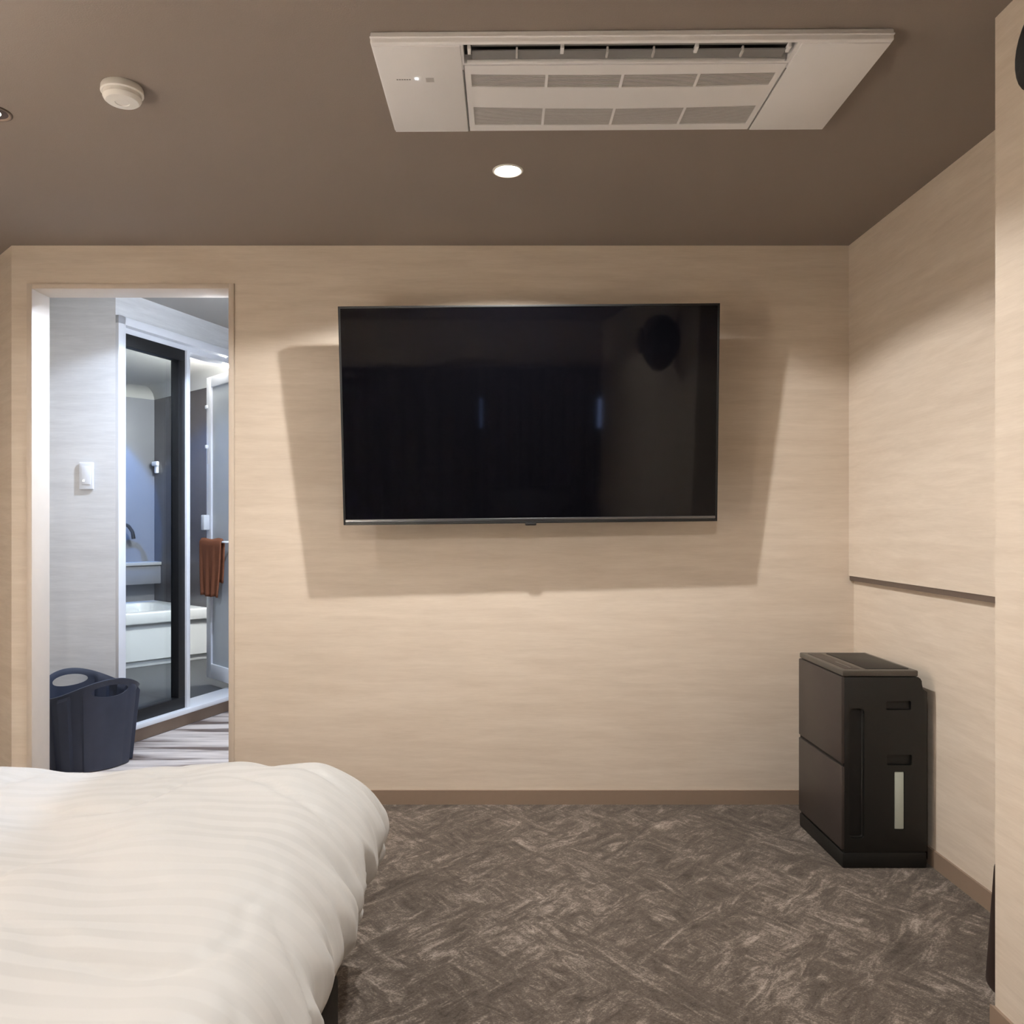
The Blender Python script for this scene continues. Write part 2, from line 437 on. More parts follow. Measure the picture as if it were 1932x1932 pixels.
e1 = Vector((0.679, 0.734)); e2 = Vector((-0.734, 0.679))
TA = Vector((-2.762, 6.03))               # point on the tub front
BC = TA+e1*0.716+e2*1.0                   # far inner corner of the bathroom
LB = BC-e1*1.95
EW = Vector(wp(1.64, 0.05))
def pt(v): return (v.x, v.y)
bm = bmesh.new(); prism(bm, [wp(0.02, 0.06), wp(1.66, 0.06), pt(BC+e1*0.1+e2*0.05), pt(LB+e2*0.05)], 0.0, 0.08)
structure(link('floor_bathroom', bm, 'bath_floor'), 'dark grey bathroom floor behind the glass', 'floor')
bm = bmesh.new(); prism(bm, [wp(0.02, 0.10), wp(1.70, 0.10), pt(BC+e1*0.15+e2*0.05), pt(LB+e2*0.05)], 2.34, 2.40)
structure(link('ceiling_bathroom', bm, 'bath_ceiling'), 'pale smooth bathroom ceiling behind the glass', 'ceiling')
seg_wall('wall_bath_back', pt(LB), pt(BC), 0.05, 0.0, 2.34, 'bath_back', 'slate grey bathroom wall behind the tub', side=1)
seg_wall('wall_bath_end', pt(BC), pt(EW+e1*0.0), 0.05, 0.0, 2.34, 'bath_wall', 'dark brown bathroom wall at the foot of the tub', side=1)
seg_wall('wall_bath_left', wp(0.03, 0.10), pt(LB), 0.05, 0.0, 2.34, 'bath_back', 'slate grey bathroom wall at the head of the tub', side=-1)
# sloped cove between the walls and ceiling of the unit bath
def cove(name, p0, p1, inward, label):
    bm = bmesh.new()
    n = 5
    rows = []
    for k in range(n+1):
        th = k/n*math.pi/2
        off = 0.14*(1-math.cos(th)); dz = 0.10*math.sin(th)
        rows.append((off, 2.24+dz))
    vs = []
    for q in (p0, p1):
        ring = [bm.verts.new((q[0]+inward.x*(o-0.002), q[1]+inward.y*(o-0.002), z)) for o, z in rows]
        ring.append(bm.verts.new((q[0]-inward.x*0.01, q[1]-inward.y*0.01, 2.34)))
        vs.append(ring)
    for i in range(len(vs[0])):
        j = (i+1) % len(vs[0])
        bm.faces.new((vs[0][i], vs[0][j], vs[1][j], vs[1][i]))
    bm.faces.new(vs[0]); bm.faces.new(vs[1])
    structure(link(name, bm, 'bath_ceiling', smooth=True, angle=40), label, 'trim')
cove('trim_3', pt(LB), pt(BC), -e2, 'pale cove between bathroom back wall and ceiling')
cove('trim_4', pt(BC), pt(EW), -e1, 'pale cove between bathroom end wall and ceiling')

# ------------------------------------------------------------------ bath door wall: frame, black framed glass, open white door
fr = structure(empty('door_2', (A0.x, A0.y, 0), ang), 'white frame around the bathroom glass and door', 'door frame')
B('stile', 'bright', fr, 0.0, 0.05, -0.02, 0.12, 0.098, 2.225, 0.003)
B('stile', 'bright', fr, 1.075, 1.125, -0.02, 0.12, 0.098, 2.225, 0.003)
B('head_rail', 'bright', fr, 0.0, 1.125, -0.02, 0.12, 2.182, 2.225, 0.003)
B('inner_head', 'bright', fr, 0.05, 1.075, 0.02, 0.12, 2.150, 2.182, 0.002)
B('mullion', 'bright', fr, 0.531, 0.558, -0.004, 0.10, 0.098, 2.150, 0.002)
B('threshold', 'bright', fr, 0.0, 1.125, -0.03, 0.16, 0.074, 0.100, 0.004)

wn = structure(empty('window_1', (A0.x, A0.y, 0), ang), 'black framed glass panel beside the open bathroom door', 'glass panel')
B('rail', 'black', wn, 0.05, 0.531, 0.01, 0.065, 2.085, 2.150, 0.002)
B('rail', 'black', wn, 0.05, 0.531, 0.01, 0.065, 0.100, 0.165, 0.002)
B('stile', 'black', wn, 0.05, 0.058, 0.01, 0.065, 0.165, 2.085)
B('stile', 'black', wn, 0.478, 0.531, 0.01, 0.065, 0.165, 2.085, 0.002)
B('pane', 'glass', wn, 0.058, 0.478, 0.055, 0.061, 0.165, 2.085)

H = Vector(wp(1.05, 0.03)); dl = Vector((-0.68, 0.733)).normalized(); la = math.atan2(dl.y, dl.x)
lf = structure(empty('door_1', (H.x, H.y, 0.0), la), 'white framed bathroom door standing open inwards', 'door')
B('stile', 'bright', lf, 0.0, 0.06, 0, 0.035, 0.135, 2.130, 0.003)
B('stile', 'bright', lf, 0.335, 0.405, 0, 0.035, 0.135, 2.130, 0.003)
B('rail', 'bright', lf, 0.06, 0.335, 0, 0.035, 2.060, 2.130, 0.003)
B('rail', 'bright', lf, 0.06, 0.335, 0, 0.035, 0.135, 0.230, 0.003)
B('pane', 'frost', lf, 0.06, 0.335, 0.012, 0.022, 0.23, 2.06)
hd = B('handle', 'bright', lf, 0.352, 0.402, 0.035, 0.075, 1.115, 1.215, 0.006)
B('catch', 'bright', lf, 0.370, 0.398, 0.035, 0.050, 1.920, 1.945, 0.005)
lt = B('lock_slide', 'ac_grey', lf, 0.372, 0.380, 0.035, 0.039, 1.555, 1.655)
B('knob', 'bright', lt, 0.365, 0.387, 0.035, 0.055, 1.655, 1.680, 0.005)
bm = bmesh.new(); tube(bm, [(0.03, 0.036, 1.04), (0.03, 0.068, 1.04), (0.05, 0.075, 1.04), (0.36, 0.075, 1.04), (0.38, 0.068, 1.04), (0.38, 0.036, 1.04)], 0.007, 8)
link('towel_bar', bm, 'bright', lf, smooth=True)

# towel folded over the bar
bm = bmesh.new()
nu, nv = 26, 30
grid = []
for i in range(nu+1):
    u = i/nu
    row = []
    for j in range(nv+1):
        v = j/nv                     # 0 back hem .. 1 front hem
        L = 0.66*v
        if L < 0.27: y, z = -0.012, 1.046-0.27+L
        elif L < 0.30:
            th = (L-0.27)/0.03*math.pi; y = -0.012*math.cos(th); z = 1.046+0.012*math.sin(th)
        else: y, z = 0.012, 1.046-(L-0.30)
        k = abs(L-0.285)/0.33
        x = 0.07+0.315*u
        x = 0.235+(x-0.235)*(1.02-0.16*k*k)
        fold = 0.007*math.sin(u*19+1)*k+0.004*math.sin(u*41)*k
        row.append(bm.verts.new((x, 0.075+y+(fold if y > 0 else fold*0.3), z+0.004*math.sin(u*9))))
    grid.append(row)
for i in range(nu):
    for j in range(nv):
        bm.faces.new((grid[i][j], grid[i+1][j], grid[i+1][j+1], grid[i][j+1]))
tw = link('towel', bm, 'towel', None, smooth=True)
sd = tw.modifiers.new('thick', 'SOLIDIFY'); sd.thickness = 0.006; sd.offset = 0
tw.location = (H.x, H.y, 0); tw.rotation_euler = (0, 0, la)
tag(tw, 'terracotta brown towel hung over the bathroom door bar', 'towel')

# bath mat strip of paler floor is part of the floor; tub
tb = empty('bathtub', (TA.x, TA.y, 0.08), math.atan2(e1.y, e1.x))
tag(tb, 'white built-in bathtub with smooth apron behind the glass', 'bathtub')
x0, x1, y0, y1 = -0.90, 0.705, 0.0, 0.985
bm = bmesh.new(); box(bm, x0, x1, y0, y1, 0.32, 0.41, 0.012, 3)
rim = link('rim', bm, 'tub', tb, smooth=True, angle=40)
bmc = bmesh.new()
ring_prev = None
prof = [(0.0, 0.50), (0.0, 0.34), (0.02, 0.30), (0.05, 0.12), (0.09, 0.06)]
def rrect(cx, cy, hx, hy, r, n=8):
    out = []
    for q, (sx, sy) in enumerate(((1, 1), (-1, 1), (-1, -1), (1, -1))):
        for k in range(n+1):
            th = q*math.pi/2+k/n*math.pi/2
            out.append((cx+sx*(hx-r)+r*math.cos(th), cy+sy*(hy-r)+r*math.sin(th)))
    return out
def loft(bm, rings):
    vr = [[bm.verts.new((x, y, z)) for x, y in pts] for pts, z in rings]
    for p, q in zip(vr, vr[1:]):
        n = len(p)
        for i in range(n): bm.faces.new((p[i], p[(i+1) % n], q[(i+1) % n], q[i]))
    bm.faces.new(vr[0]); bm.faces.new(vr[-1])
bcx, bcy, bhx, bhy = (x0+x1)/2, 0.46, 0.70, 0.37
loft(bmc, [(rrect(bcx, bcy, bhx, bhy, 0.14), 0.50), (rrect(bcx, bcy, bhx, bhy, 0.14), 0.25)])
# the cutter leaves an open basin through the rim, the basin shell hangs below it
for v in bmc.verts: pass
ct = link('cutter', bmc, 'tub', tb)
cut(rim, [ct])
bm = bmesh.new()
rings = [(rrect(bcx, bcy, bhx, bhy, 0.14), 0.40), (rrect(bcx, bcy, bhx-0.015, bhy-0.015, 0.13), 0.36), (rrect(bcx, bcy, bhx-0.05, bhy-0.05, 0.12), 0.12), (rrect(bcx, bcy, bhx-0.10, bhy-0.10, 0.1), 0.06)]
vr = [[bm.verts.new((x, y, z)) for x, y in pts] for pts, z in rings]
for p, q in zip(vr, vr[1:]):
    n = len(p)
    for i in range(n): bm.faces.new((p[i], p[(i+1) % n], q[(i+1) % n], q[i]))
bm.faces.new(vr[-1])
link('basin', bm, 'tub', tb, smooth=True)
bm = bmesh.new(); prism_axis(bm, [(0.018, 0.05), (0.030, 0.335), (0.06, 0.335), (0.06, 0.05)], x0, x1, 0)
link('apron', bm, 'tub', tb)
B('plinth', 'tub', tb, x0, x1, 0.035, 0.09, 0.0, 0.045, 0.004)
for k in range(4):
    bm = bmesh.new()
    for q in range(1): lathe(bm, [(0, 0.006), (0.012, 0.004), (0.016, 0), (0.0, -0.002)], 14)
    o = link('jet', bm, 'bright', tb, smooth=True)
    o.location = (0.02+0.16*k, bcy+bhy-0.019, 0.345); o.rotation_euler = (R(90), 0, 0)

# ledge along the back wall, spout, shower hook
ld = empty('bath_ledge', (BC.x, BC.y, 0), math.atan2(e1.y, e1.x))
tag(ld, 'grey ledge running along the wall above the bathtub', 'ledge')
B('top', 'bath_ceiling', ld, -1.55, -0.003, -0.15, -0.002, 0.80, 0.83, 0.005)
B('front', 'bath_back', ld, -1.55, -0.003, -0.135, -0.01, 0.64, 0.80, 0.004)
sp = empty('bath_spout', (BC.x, BC.y, 0), math.atan2(e1.y, e1.x))
tag(sp, 'dark curved spout reaching over the bathtub', 'faucet')
bm = bmesh.new(); tube(bm, [(-0.44, -0.10, 0.95), (-0.43, -0.10, 1.08), (-0.39, -0.10, 1.15), (-0.33, -0.10, 1.165), (-0.27, -0.10, 1.14), (-0.235, -0.10, 1.09), (-0.225, -0.10, 1.03)], [0.016, 0.016, 0.015, 0.015, 0.015, 0.015, 0.017], 12)
link('neck', bm, 'gun', sp, smooth=True)
bm = bmesh.new(); lathe(bm, [(0.0, 0.0), (0.035, 0.0), (0.035, 0.012), (0.022, 0.03), (0.020, 0.125), (0, 0.125)], 20, (-0.44, -0.10, 0.83)); link('base', bm, 'gun', sp, smooth=True, angle=40)
hk = empty('shower_hook', (BC.x, BC.y, 0), math.atan2(-e2.y, -e2.x))
tag(hk, 'small white angled shower hook in the bathroom corner', 'hook')
B('plate', 'bright', hk, 0.06, 0.10, -0.030, -0.002, 1.600, 1.70, 0.008)
B('arm', 'bright', hk, 0.06, 0.155, -0.055, -0.025, 1.660, 1.70, 0.010)

# light switch on the washroom wall
sw = empty('light_switch', (-2.095, 4.208, 1.40)); tag(sw, 'white light switch plate on the washroom wall', 'light switch')
B('plate', 'bright', sw, -0.037, 0.037, -0.010, 0, -0.07, 0.07, 0.005, 3)
B('rocker', 'bright', sw, -0.024, 0.024, -0.014, -0.009, -0.045, 0.050, 0.003)
B('pilot_lamp', 'led', sw, -0.014, -0.008, -0.0150, -0.013, -0.028, -0.022)

# ------------------------------------------------------------------ laundry tub
def laundry():
    cx, cy = -1.965, 3.970
    t = empty('laundry_basket', (cx, cy, 0), R(-38))
    tag(t, 'dark navy ribbed laundry basket with two oval handle holes', 'basket')
    n, k = 144, 26
    bm = bmesh.new()
    def rimz(th): return 0.345+0.085*max(0.0, math.cos(th))**2.2 if math.cos(th) > 0 else 0.345+0.085*(-math.cos(th))**2.2
    rows = []
    for j in range(k+1):
        v = j/k
        row = []
        for i in range(n):
            th = 2*math.pi*i/n
            z = 0.004+v*(rimz(th)-0.004)
            r = 0.180+0.040*(z/0.40)
            face = abs(math.cos(th))**6                          # plain panel at each handle
            rib = 0.011*(1 if math.sin(th*12+0.6) > 0.0 else -0.5)*(1-min(1, face*1.6))*(1 if v < 0.94 else 0)
            r += rib+(0.006 if v > 0.975 else 0)
            row.append(bm.verts.new((r*math.cos(th), r*math.sin(th), z)))
        rows.append(row)
    for p, q in zip(rows, rows[1:]):
        for i in range(n): bm.faces.new((p[i], p[(i+1) % n], q[(i+1) % n], q[i]))
    bm.faces.new(list(reversed(rows[0])))
    o = link('tub_body', bm, 'navy', t)
    sd = o.modifiers.new('t', 'SOLIDIFY'); sd.thickness = 0.006; sd.offset = -1
    bpy.context.view_layer.update()
    me = bpy.data.meshes.new_from_object(o.evaluated_get(bpy.context.evaluated_depsgraph_get()))
    o.modifiers.clear(); o.data = me
    cs = []
    for s in (-1, 1):
        bm = bmesh.new()
        lathe(bm, [(0, 0), (1, 0), (1, 1), (0, 1)], 36)
        for v in bm.verts:
            x, y, z = v.co
            v.co = Vector((s*(0.12+z*0.20), x*0.088, 0.375+y*0.028))
        c = link('cutter', bm, 'navy', t); cs.append(c)
    cut(o, cs)
laundry()

# ------------------------------------------------------------------ television
TVC = Vector((0.1325, 3.205, 1.577))
tv = empty('television', TVC)
tv.rotation_euler = (Matrix.Rotation(R(0.6), 3, 'Z') @ Matrix.Rotation(R(4.9), 3, 'X') @ Matrix.Rotation(R(-0.64), 3, 'Y')).to_euler()
tag(tv, 'large black flat screen television tilted down on the wall', 'television')
hw, hh = 0.737, 0.4225
scr = B('screen', 'screen', tv, -hw+0.008, hw-0.008, -0.0005, 0.006, -hh+0.022, hh-0.008)
bz = B('bezel', 'blacker', tv, -hw, -hw+0.008, -0.003, 0.03, -hh, hh, 0.001)
B('bezel', 'blacker', tv, hw-0.008, hw, -0.003, 0.03, -hh, hh, 0.001)
B('bezel', 'blacker', tv, -hw+0.008, hw-0.008, -0.003, 0.03, hh-0.008, hh, 0.001)
B('bottom_bar', 'silver', tv, -hw+0.008, hw-0.008, -0.004, 0.03, -hh+0.010, -hh+0.022, 0.002)
B('bottom_lip', 'blacker', tv, -hw+0.008, hw-0.008, -0.003, 0.03, -hh, -hh+0.010, 0.001)
B('remote_sensor', 'black', tv, -0.022, 0.022, -0.006, 0.02, -hh-0.009, -hh+0.003, 0.004)
B('back_panel', 'black', tv, -hw+0.002, hw-0.002, 0.006, 0.034, -hh+0.002, hh-0.002, 0.004)
B('rear_housing', 'black', tv, -0.48, 0.48, 0.034, 0.065, -0.36, 0.05, 0.012)
mt = empty('tv_wall_mount', (0.1325, D, 1.58)); tag(mt, 'black tilting steel bracket holding the television off the wall', 'wall bracket')
B('wall_plate', 'black', mt, -0.25, 0.25, -0.022, -0.001, -0.11, 0.11, 0.003)
B('arm', 'black', mt, -0.20, -0.17, -0.10, -0.02, -0.10, 0.10, 0.003)
B('arm', 'black', mt, 0.17, 0.20, -0.10, -0.02, -0.10, 0.10, 0.003)

# ------------------------------------------------------------------ ceiling air conditioner
ac = empty('ceiling_air_conditioner', (0.3165, 2.122, CEIL), R(-0.7))
tag(ac, 'long white ceiling cassette air conditioner with two grey intake strips', 'air conditioner')
hx, hy, T = 0.608, 0.214, 0.028
def bow(x, y=0.0): return -0.007*max(0.0, 1-(x/0.395)**2)*max(0.0, 1-((y-0.04)/0.175)**2)
fl = B('body', 'ac', ac, -hx, hx, -hy, hy, -T, 0.0, 0.004, 3)
cs = [cutbox(-0.392, 0.388, -0.206, -0.128, -0.06, -0.004), cutbox(-0.395, 0.395, -0.122, 0.30, -0.05, -0.016)]
for c in cs: c.parent = ac
cut(fl, cs)
B('edge_bead', 'ac', ac, -hx-0.001, hx+0.001, -hy-0.003, -hy+0.006, -0.016, -0.011, 0.002)
B('end_cover', 'ac', ac, -hx+0.003, -0.398, -hy+0.010, hy-0.001, -T-0.003, -T+0.004, 0.002)
B('end_cover', 'ac', ac, 0.398, hx-0.003, -hy+0.010, hy-0.001, -T-0.003, -T+0.004, 0.002)
# outlet
cav = B('outlet_cavity', 'blacker', ac, -0.391, 0.387, -0.205, -0.129, -0.0065, -0.0045)
def slab(x0, x1, prof):
    bm = bmesh.new(); prism_axis(bm, prof, x0, x1, 0); return bm
link('louvre', slab(-0.372, 0.372, [(-0.175, -0.022), (-0.137, -0.020), (-0.136, -0.0225), (-0.175, -0.025)]), 'louvre', ac)
link('louvre', slab(-0.372, 0.372, [(-0.200, -0.019), (-0.182, -0.016), (-0.182, -0.018), (-0.200, -0.0215)]), 'louvre', ac)
B('outlet_lip', 'ac', ac, -0.385, 0.383, -0.133, -0.127, -0.031, -0.020, 0.002)
for x in (-0.378, -0.158, 0.158, 0.375):
    B('louvre_pin', 'ac', ac, x-0.004, x+0.004, -0.193, -0.168, -0.030, -0.018, 0.001)
for x in (-0.265, -0.05, 0.06, 0.27):
    B('louvre_pin', 'ac_grey', ac, x-0.0025, x+0.0025, -0.176, -0.150, -0.030, -0.016, 0.001)
# bowed intake panel
def bowed(name, m, x0, x1, y0, y1, z0, z1, seg=16):
    bm = bmesh.new()
    rows = []
    for i in range(seg+1):
        x = x0+(x1-x0)*i/seg
        rows.append([bm.verts.new((x, y, z+bow(x, y))) for y, z in ((y0, z0), (y1, z0), (y1, z1), (y0, z1))])
    for p, q in zip(rows, rows[1:]):
        for i in range(4): bm.faces.new((p[i], p[(i+1) % 4], q[(i+1) % 4], q[i]))
    bm.faces.new(rows[0]); bm.faces.new(rows[-1])
    return link(name, bm, m, ac, smooth=True, angle=30)
z0, z1 = -0.029, -0.0175
for y0, y1 in ((-0.120, -0.082), (-0.024, 0.078), (0.178, 0.212)):
    bowed('intake_panel', 'ac', -0.393, 0.393, y0, y1, z0, z1)
for (ya, yb) in ((-0.082, -0.024), (0.078, 0.178)):
    bowed('filter', 'ac_back', -0.385, 0.385, ya, yb, -0.0215, -0.0185)
    bowed('panel_end', 'ac', -0.393, -0.378, ya, yb, z0, z1, 2)
    bowed('panel_end', 'ac', 0.378, 0.393, ya, yb, z0, z1, 2)
    xs = [-0.378+0.189*k for k in range(5)]
    for k in range(1, 4): bowed('divider', 'ac', xs[k]-0.0035, xs[k]+0.0035, ya, yb, z0+0.001, z1, 1)
    for k in range(4):
        bm = bmesh.new()
        xa, xb = xs[k]+(0.0035 if k else 0), xs[k+1]-(0.0035 if k < 3 else 0)
        ns = int((yb-ya)/0.0052)
        for s in range(ns):
            yy = ya+(s+0.5)*(yb-ya)/ns
            sg = 4; rows = []
            for i in range(sg+1):
                x = xa+(xb-xa)*i/sg; b = bow(x, yy)
                rows.append([bm.verts.new((x, y, z+b)) for y, z in ((yy-0.0013, z0+0.002), (yy+0.0013, z0+0.002), (yy+0.0013, z1-0.002), (yy-0.0013, z1-0.002))])
            for p, q in zip(rows, rows[1:]):
                for i in range(4): bm.faces.new((p[i], p[(i+1) % 4], q[(i+1) % 4], q[i]))
        link('intake_grille', bm, 'ac_grey', ac)
for sx in (-1, 1): B('seam', 'louvre', ac, sx*0.3965-0.0014, sx*0.3965+0.0014, -0.10, 0.213, -T-0.001, -T+0.004)
# status lamp, receiver window and the small printed mark on the left cover
B('receiver_window', 'ac_grey', ac, -0.492, -0.472, -0.070, -0.052, -T-0.0038, -T-0.002)
B('status_lamp', 'led', ac, -0.518, -0.512, -0.071, -0.065, -T-0.0042, -T-0.002)
bm = bmesh.new()
for i in range(6): box(bm, -0.566+i*0.0062, -0.5615+i*0.0062, -0.0655, -0.0615, -T-0.0034, -T-0.002)
link('printed_mark', bm, 'louvre', ac)

# ------------------------------------------------------------------ ceiling fittings
def downlight(x, y, z, lens, power, col, label, group, r=0.047, cone=150, dark=False):
    t = empty('downlight', (x, y, z)); tag(t, label, 'ceiling light', group)
    bm = bmesh.new(); lathe(bm, [(r+0.003, 0.0), (r+0.003, -0.002), (r, -0.004), (r-0.004, -0.0035), (r-0.008, 0.0)], 40)
    link('trim_ring', bm, 'groove' if dark else 'white', t, smooth=True)
    ri = r-0.007
    if dark:
        ri = 0.022
        bm = bmesh.new(); lathe(bm, [(r-0.008, -0.0005), (ri-0.001, -0.0015)], 40); link('baffle', bm, 'reddark', t, smooth=True)
    bm = bmesh.new(); lathe(bm, [(ri, -0.0005), (ri*0.6, -0.005), (0, -0.0065)], 40)
    link('lens', bm, lens, t, smooth=True)
    L = bpy.data.lights.new('downlight_lamp', 'SPOT'); L.energy = power; L.color = col
    L.spot_size = R(cone); L.spot_blend = 0.14; L.shadow_soft_size = 0.02
    L.use_nodes = True; nt = L.node_tree      # optic of the lamp: strongest straight down, weaker to the sides
    em = nt.nodes['Emission']; tc = N(nt, 'ShaderNodeTexCoord'); sx = N(nt, 'ShaderNodeSeparateXYZ'); ab = N(nt, 'ShaderNodeMath', operation='ABSOLUTE')
    mr = N(nt, 'ShaderNodeMapRange'); mr.inputs['From Min'].default_value = 0.27; mr.inputs['From Max'].default_value = 1.0
    mr.inputs['To Min'].default_value = 0.30; mr.inputs['To Max'].default_value = 0.80
    nt.links.new(tc.outputs['Normal'], sx.inputs[0]); nt.links.new(sx.outputs[2], ab.inputs[0]); nt.links.new(ab.outputs[0], mr.inputs[0]); nt.links.new(mr.outputs[0], em.inputs['Strength'])
    lo = bpy.data.objects.new('downlight_lamp', L); COL.objects.link(lo); lo.parent = t; lo.location = (0, 0, -0.03)
    return t
G = 'round recessed downlights'
downlight(0.038, 2.668, CEIL, 'lens', P_TV, WARM, 'bright round downlight between the air conditioner and television', G)
downlight(-1.405, 2.291, CEIL, 'lens', P_LEFT, WARM, 'round dark rimmed downlight cut by the left edge near the smoke detector', G, dark=True)
downlight(0.165, 0.50, CEIL, 'lens', P_BACK, WARM, 'round downlight above the viewer', G)
downlight(-1.405, 0.25, CEIL, 'lens', P_HEAD, WARM, 'unseen round downlight added above the head of the bed', G)  # added fitting, out of view, brightens the left part of the bed
downlight(-1.13, 3.86, WC, 'lens_cool', P_WASH, COOL, 'cool white downlight in the washroom ceiling', None)

sd = empty('smoke_detector', (-0.982, 2.158, CEIL)); tag(sd, 'round white smoke detector on the brown ceiling', 'smoke detector')
bm = bmesh.new(); lathe(bm, [(0.0, 0.0), (0.050, 0.0), (0.052, -0.004), (0.053, -0.018), (0.050, -0.020), (0, -0.020)], 40); link('mounting_base', bm, 'white', sd, smooth=True, angle=30)
bm = bmesh.new(); lathe(bm, [(0.0, -0.020), (0.047, -0.020), (0.048, -0.030), (0.045, -0.036), (0.040, -0.040), (0.018, -0.0425), (0.017, -0.0405), (0, -0.0405)], 40); link('sensor_cap', bm, 'white', sd, smooth=True, angle=30)

# bathroom lamp: round globe on the end wall just behind the door edge
bl = empty('bathroom_light', (-1.735, 5.56, 2.34)); tag(bl, 'white globe light on the bathroom ceiling', 'ceiling light')
bm = bmesh.new(); lathe(bm, [(0, 0), (0.07, 0), (0.07, -0.02), (0, -0.02)], 30); link('base', bm, 'bright', bl, smooth=True, angle=30)
bm = bmesh.new(); lathe(bm, [(0.065, -0.02), (0.075, -0.04), (0.07, -0.065), (0.05, -0.085), (0, -0.095)], 30); link('globe', bm, 'lens_cool', bl, smooth=True)
L = bpy.data.lights.new('globe_lamp', 'POINT'); L.energy = P_BATH; L.color = (0.95, 0.98, 1.0); L.shadow_soft_size = 0.08
lo = bpy.data.objects.new('globe_lamp', L); COL.objects.link(lo); lo.parent = bl; lo.location = (-0.02, 0.02, -0.18)
# added blue spot, source unknown, to tint the wall behind the tub
bp_ = BC-e1*1.15-e2*0.75
ml = empty('bath_blue_spot', (bp_.x, bp_.y, 2.34)); tag(ml, 'added unseen blue spot tinting the wall behind the bathtub', 'ceiling light')
bm = bmesh.new(); lathe(bm, [(0, 0), (0.04, 0), (0.04, -0.01), (0, -0.012)], 24); link('lens', bm, emit_mat('blue lens', (0.15, 0.4, 1.0), 6), ml)
L = bpy.data.lights.new('blue_spot_lamp', 'SPOT'); L.energy = 190; L.color = (0.08, 0.33, 1.0); L.spot_size = R(58); L.spot_blend = 0.18; L.shadow_soft_size = 0.02
lo = bpy.data.objects.new('blue_spot_lamp', L); COL.objects.link(lo); lo.parent = ml; lo.location = (0, 0, -0.03)
aim = BC-e1*0.80; lo.rotation_euler = (Vector((aim.x, aim.y, 1.62))-Vector((bp_.x, bp_.y, 2.31))).to_track_quat('-Z', 'Y').to_euler()

# ------------------------------------------------------------------ air purifier
ap = empty('air_purifier', (1.300, 2.945, 0)); tag(ap, 'black air purifier standing in the right corner by the wall', 'air purifier')
ax0, ax1, ay0, ay1 = -0.144, 0.143, -0.197, 0.197
body = None
bm = bmesh.new()
prism_axis(bm, [(ax0+0.010, 0.056), (ax1, 0.056), (ax1, 0.590), (ax1-0.018, 0.600), (ax1-0.018, 0.628), (ax1-0.026, 0.634), (ax1-0.028, 0.640), (ax0+0.010, 0.640)], ay0, ay1, 1)
es = [e_ for e_ in bm.edges]
bmesh.ops.bevel(bm, geom=es, offset=0.0025, segments=2, affect='EDGES', profile=0.5)
body = link('body', bm, 'purif_side', ap, smooth=True, angle=35)
cs = []
for (xa, xb, za, zb, bv) in ((-0.118, -0.068, 0.10, 0.535, 0.012), (0.005, 0.088, 0.530, 0.560, 0.004), (0.008, 0.091, 0.345, 0.380, 0.004), (0.032, 0.066, 0.130, 0.324, 0.004)):
    c = cutbox(xa, xb, ay0-0.03, ay0+0.016, za, zb, bev=min(bv, 0.012)); c.parent = ap; cs.append(c)
cut(body, cs)
B('side_intake', 'blacker', ap, -0.117, -0.069, ay0+0.013, ay0+0.0165, 0.101, 0.534)
B('grip', 'blacker', ap, 0.006, 0.087, ay0+0.012, ay0+0.0165, 0.531, 0.559)
B('tank_grip', 'blacker', ap, 0.009, 0.090, ay0+0.012, ay0+0.0165, 0.346, 0.379)
w_ = B('water_level_window', 'window_strip', ap, 0.033, 0.065, ay0+0.001, ay0+0.012, 0.131, 0.323, 0.003)
w_['label'] = 'pale upright water level window'
f1 = B('front_panel', 'purif_front', ap, ax0, ax0+0.014, ay0+0.002, ay1-0.002, 0.350, 0.640, 0.004)
f2 = B('front_panel', 'purif_front', ap, ax0, ax0+0.014, ay0+0.002, ay1-0.002, 0.062, 0.340, 0.004)
B('panel_gap', 'blacker', ap, ax0+0.006, ax0+0.012, ay0+0.004, ay1-0.004, 0.338, 0.352)
B('base', 'purif_side', ap, ax0+0.003, ax1-0.001, ay0+0.001, ay1-0.001, 0.0, 0.052, 0.006)
B('base_gap', 'blacker', ap, ax0+0.010, ax1-0.006, ay0+0.003, ay1-0.003, 0.050, 0.060)
tp = B('top_panel', 'purif_top', ap, ax0+0.004, ax1-0.030, ay0+0.001, ay1-0.001, 0.642, 0.662, 0.004)
B('control_strip', 'purif_front', tp, -0.120, -0.070, ay0+0.03, ay1-0.03, 0.6615, 0.6632, 0.0007)
B('control_silver_line', 'silver', tp, -0.098, -0.090, ay0+0.05, ay0+0.17, 0.6630, 0.6638)  # short silver line lying on the control strip
B('outlet_flap', 'purif_side', tp, -0.050, 0.095, ay0+0.03, ay1-0.03, 0.6612, 0.6640, 0.001)

# ------------------------------------------------------------------ waste bin behind the projecting wall
bm = bmesh.new()
cx, cy = 1.345, 2.02
lathe(bm, [(0, 0.0), (0.120, 0.0), (0.122, 0.006), (0.119, 0.05), (0.104, 0.285), (0.102, 0.290), (0.099, 0.288), (0.113, 0.02), (0, 0.015)], 40, (0, 0, 0))
o = link('waste_bin', bm, 'reddark', None, smooth=True, angle=40); o.location = (cx, cy, 0)
tag(o, 'dark red brown round waste bin mostly hidden behind projecting wall', 'waste bin')

